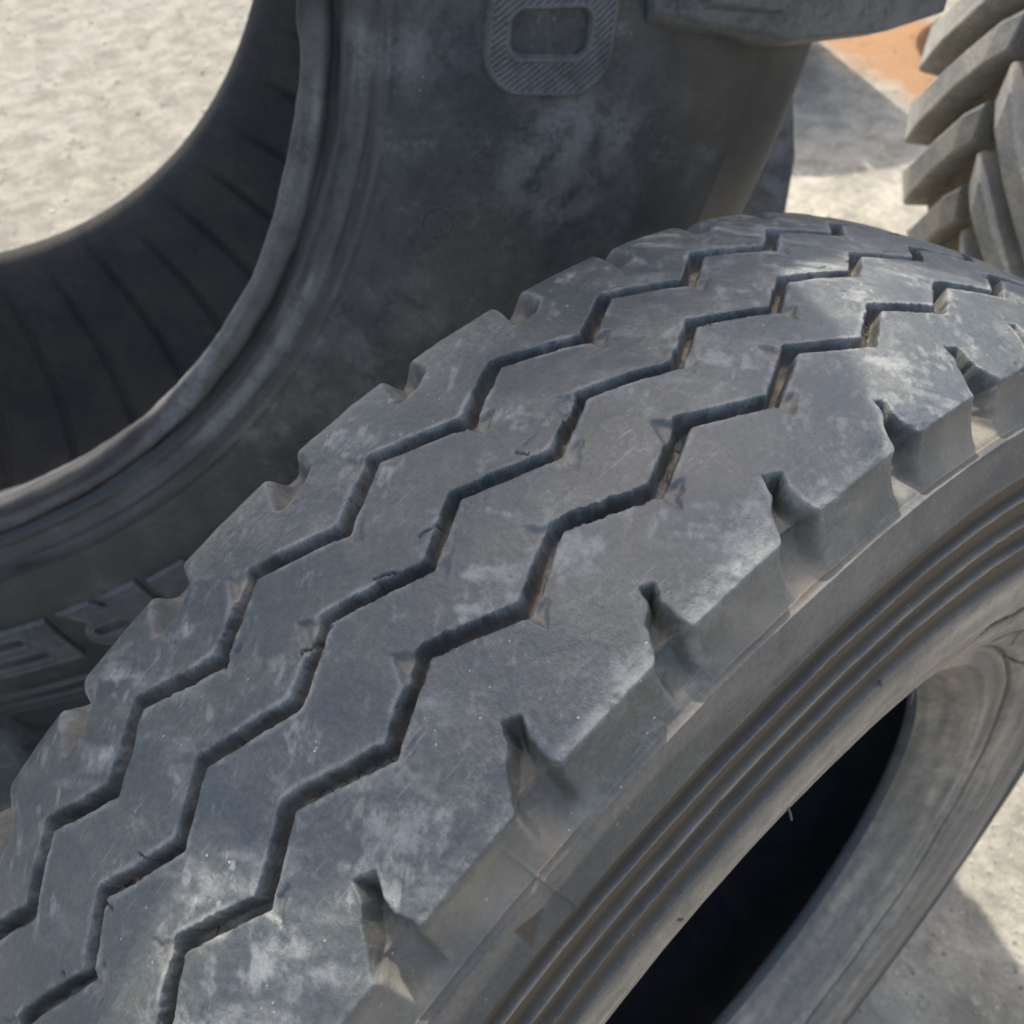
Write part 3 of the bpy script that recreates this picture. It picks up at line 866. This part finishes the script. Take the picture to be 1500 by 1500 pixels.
# raised letters on the sidewall, tops pointing outwards
outer_pf = smooth_profile(outer_half, 0.004)
rs_, as_ = outer_pf[:, 1], outer_pf[:, 0]
o_sort = np.argsort(rs_[30:]) + 30
def wall_a(r):
    return np.interp(r, rs_[o_sort], as_[o_sort])
def letter(sdf, th_c, wdeg, r0, r1, hatch, nx=110, ny=110, relief=0.010):
    """sdf(x, y): x across the letter in [-1,1] (reading direction), y in [0,1] from foot to top"""
    wrad = D2(wdeg)
    x = np.linspace(-1.06, 1.06, nx); y = np.linspace(-0.05, 1.05, ny)
    X, Y = np.meshgrid(x, y, indexing='ij')
    r = r0 + (r1 - r0) * Y
    th = th_c + X * wrad / 2
    rm = 0.5 * (r0 + r1)
    xm = X * wrad / 2 * rm; ym = Y * (r1 - r0)
    d = sdf(xm, ym)
    edge = 0.0050
    hgt = relief * sstep(0.002, -0.003, d)
    inside = sstep(-0.006, -0.009, d)
    hat = 0.5 + 0.5 * np.sin((xm + ym * 0.85) * 2 * math.pi / hatch)
    hgt = hgt - inside * 0.0045 * (1 - hat)
    a = wall_a(r) + hgt + 0.0006
    Vv = np.stack([a * RB, r * RB * np.sin(th), r * RB * np.cos(th) + HB], -1) * S
    Fv = grid_faces(nx, ny)
    keep = (d[:-1, :-1] < 0.002)
    F_ = Fv[keep][:, ::-1]
    Vf = Vv.reshape(-1, 3)
    n = len(Vf)
    dn = np.full(n, 0.35)
    o = sub_mesh('letter', Vf, F_, M_big, big, {'dust': dn + 0.3 * (hat.ravel() * inside.ravel()), 'soil': np.full(n, 0.35), 'dark': np.zeros(n), 'floor': np.zeros(n)})
    return o
def box_sdf(x, y, x0, x1, y0, y1, rad=0.0):
    cx, cy = (x0 + x1) / 2, (y0 + y1) / 2
    qx, qy = np.abs(x - cx) - (x1 - x0) / 2 + rad, np.abs(y - cy) - (y1 - y0) / 2 + rad
    return np.hypot(np.maximum(qx, 0), np.maximum(qy, 0)) + np.minimum(np.maximum(qx, qy), 0) - rad
# reading direction runs clockwise as seen from the camera, i.e. towards growing theta
def sdf_O(x, y):
    H = 0.196; wo = D2(7.6) / 2 * 1.356; wi = D2(2.75) / 2 * 1.356
    o_ = box_sdf(x, y, -wo, wo, 0, H, 0.062)
    i_ = box_sdf(x, y, -wi, wi, 0.034, H - 0.042, 0.020)
    return np.maximum(o_, -i_)
def sdf_E(x, y):
    H = 0.148; w = D2(7.6) / 2 * 1.315
    o_ = box_sdf(x, y, -w, w, 0, H, 0.003)
    s1 = box_sdf(x, y, -w + 0.075, w + 0.1, 0.030, 0.055, 0.004)
    s2 = box_sdf(x, y, -w + 0.055, w + 0.1, 0.088, 0.118, 0.004)
    return np.maximum(np.maximum(o_, -s1), -s2)
def sdf_R(x, y):
    H = 0.155; w = D2(8.4) / 2 * 1.315
    stem = box_sdf(x, y, -w, -w + 0.085, 0, H, 0.003)
    bowl = box_sdf(x, y, -w, w - 0.012, 0.052, H, 0.050)
    hole = box_sdf(x, y, -0.012, 0.062, 0.075, 0.108, 0.016)
    leg = poly_sdf(x, y, [(w - 0.125, 0.075), (w - 0.062, 0.075), (w, 0.0), (w - 0.078, 0.0)])
    leg = np.minimum(leg, poly_sdf(x, y, [(-w + 0.05, 0.07), (w - 0.05, 0.07), (w - 0.07, 0.045), (-w + 0.09, 0.03)]))
    d = np.minimum(np.minimum(stem, bowl), leg)
    return np.maximum(d, -hole)
def sdf_I(x, y):
    w = D2(4.2) / 2 * 1.315
    return box_sdf(x, y, -w, w, 0, 0.150, 0.003)
letter(sdf_O, D2(99.6), 7.6, 1.258, 1.454, 0.0105, 190, 190, 0.011)
letter(sdf_R, D2(163.0), 8.4, 1.240, 1.395, 0.006)
letter(sdf_E, D2(172.2), 7.6, 1.245, 1.393, 0.006)
letter(sdf_I, D2(155.8), 4.2, 1.250, 1.400, 0.006)
# faint round mould marks
for (th, r, rad) in ((113.2, 1.238, 0.024), (108.1, 1.28, 0.016), (109.4, 1.374, 0.012)):
    vs_, fs_ = [], []
    for i in range(40):
        t = 2 * math.pi * i / 40
        for (rr, hh) in ((rad - 0.0022, 0.0), (rad - 0.0008, 0.0016), (rad + 0.0008, 0.0016), (rad + 0.0022, 0.0)):
            r_ = r + rr * math.cos(t); th_ = D2(th) + rr * math.sin(t) / r
            vs_.append(big_pt(float(wall_a(r_)) + hh + 0.0002, r_, th_))
    for i in range(40):
        for j in range(3):
            fs_.append((i * 4 + j, i * 4 + j + 1, ((i + 1) % 40) * 4 + j + 1, ((i + 1) % 40) * 4 + j))
    mesh_obj('mould_ring', vs_, fs_, M_big, big)

# ---------------------------------------------------------------- tractor tyres in the background
def tractor_tyre(label, x, y, az, Rt, Wt, mat_lug, mat_base, phase, nl=36, tilt=0.0, hand=1):
    root = empty('tractor_tyre', (x * S, y * S, -S), az)
    if tilt: root.rotation_euler = (0, tilt, az)
    tag(root, label, 'tyre', 'tractor tyres stood behind the big tyre')
    rim = 0.56 * Rt; rt = 0.93 * Rt
    half = [(Wt * 0.75, rim), (Wt * 0.86, rim * 1.02), (Wt * 1.02, rim * 1.18), (Wt * 1.06, rim * 1.36), (Wt * 1.03, rt * 0.90), (Wt * 0.96, rt * 0.965), (Wt * 0.75, rt * 0.992), (Wt * 0.4, rt), (0, rt * 1.005)]
    full = half + [(-a, r) for (a, r) in half[::-1][1:]]
    Vb, Fb, _ = revolve(smooth_profile(full, 0.05), 96)
    mesh_obj('casing', Vb.reshape(-1, 3) * S + np.array([0, 0, Rt * S]), Fb.reshape(-1, 4), mat_base, root)
    inn = [(Wt * 0.75, rim), (Wt * 0.70, rim * 1.05), (Wt * 0.88, rim * 1.3), (Wt * 0.8, rt * 0.88), (0, rt * 0.93)]
    inn = inn + [(-a, r) for (a, r) in inn[::-1][1:]]
    Vb, Fb, _ = revolve(smooth_profile(inn, 0.08), 64)
    mesh_obj('inner_liner', Vb.reshape(-1, 3) * S + np.array([0, 0, Rt * S]), Fb.reshape(-1, 4), M_liner, root)
    hw_ = 0.052 / Rt
    hL = 0.075 * Rt
    def path(s):
        pts = []
        for (fa, rr, dth, wf, hf) in ((1.03, 0.80, 0.00, 1.5, 0.35), (1.0, 0.90, 0.015, 1.45, 0.75), (0.90, 0.955, 0.04, 1.3, 1.0), (0.65, 0.985, 0.12, 1.1, 1.0), (0.35, 0.998, 0.22, 1.0, 1.0), (0.16, 1.002, 0.285, 1.05, 1.0), (0.05, 1.0, 0.32, 1.0, 0.9)):
            pts.append((fa * Wt * s, rr * rt, -hand * dth * 1.15, hw_ * wf, hL * hf))
        return pts
    global MID
    keep = MID
    MID = 0.0
    mA = lug_mesh('lug', path(1), mat_lug, S, 0.14, 0.0016); mB = lug_mesh('lug', path(-1), mat_lug, S, 0.14, 0.0016)
    MID = keep
    for i in range(nl):
        for me, ph in ((mA, 0.0), (mB, 0.5)):
            o = bpy.data.objects.new('lug', me); COL.objects.link(o); o.parent = root
            o.location = (0, 0, Rt * S); o.rotation_euler = (-(phase + (i + ph) * 2 * math.pi / nl), 0, 0)
    return root
tractor_tyre('dusty grey tractor tyre with bar lugs at the right edge', -0.05, 2.95, math.radians(150), 1.25, 0.42, M_far, M_fard, 0.10)
tractor_tyre('dark soiled tractor tyre at the top, beyond the dusty grey one', -2.55, 6.45, math.radians(150), 1.1, 0.42, M_fard, M_fard, 0.0)
tractor_tyre('tractor tyre hidden behind the huge dark tyre, its shadow crossing the yard', -4.2, 5.1, math.radians(61), 1.25, 0.40, M_far, M_fard, 0.2)

# ---------------------------------------------------------------- loose grit on the yard
rngg = np.random.default_rng(11)
ico = np.array([(0, 0, 1), (0.89, 0, 0.45), (0.28, 0.85, 0.45), (-0.72, 0.53, 0.45), (-0.72, -0.53, 0.45), (0.28, -0.85, 0.45), (0.72, 0.53, -0.45), (-0.28, 0.85, -0.45), (-0.89, 0, -0.45), (-0.28, -0.85, -0.45), (0.72, -0.53, -0.45), (0, 0, -1)])
icf = np.array([(0, 1, 2), (0, 2, 3), (0, 3, 4), (0, 4, 5), (0, 5, 1), (1, 6, 2), (2, 7, 3), (3, 8, 4), (4, 9, 5), (5, 10, 1), (6, 7, 2), (7, 8, 3), (8, 9, 4), (9, 10, 5), (10, 6, 1), (11, 7, 6), (11, 8, 7), (11, 9, 8), (11, 10, 9), (11, 6, 10)])
vs_, fs_ = [], []
def scatter(n, x0, x1, y0, y1, lo, hi):
    for _ in range(n):
        c = np.array([rngg.uniform(x0, x1) * S, rngg.uniform(y0, y1) * S, 0.0])
        r = lo * (hi / lo) ** (rngg.random() ** 2.2)
        v = ico * (1 + rngg.uniform(-0.25, 0.25, (12, 1))) * r * np.array([1, rngg.uniform(0.7, 1.2), 0.6])
        t = rngg.uniform(0, 6.28); ct, st = math.cos(t), math.sin(t)
        v = v @ np.array([[ct, st, 0], [-st, ct, 0], [0, 0, 1]])
        c[2] = r * 0.25
        fs_.append(icf + 12 * len(vs_)); vs_.append(v + c)
scatter(4200, 0.1, 1.1, 0.4, 2.2, 0.0004, 0.0026)
scatter(3000, -9.5, -4.0, 0.0, 3.5, 0.0010, 0.0065)
scatter(700, -4.0, -1.2, 2.8, 6.0, 0.0010, 0.005)
mg, ntg, bsg = new_mat('pale_grit')
bb_ = NB(ntg)
gn = bb_.noise(bb_.coord(), 60.0, 2)
bb_.link(bb_.mixc(bb_.ramp(gn, 0.35, 0.65), [0.18, 0.165, 0.14, 1], [0.44, 0.41, 0.34, 1]), bsg.inputs['Base Color'])
bsg.inputs['Roughness'].default_value = 0.9
gr = mesh_obj('grit', np.concatenate(vs_), np.concatenate(fs_), mg, None, False)
gr.location = (0, 0, -S)
tag(gr, 'loose pale grit and small stones on the concrete', 'grit', None, 'stuff')
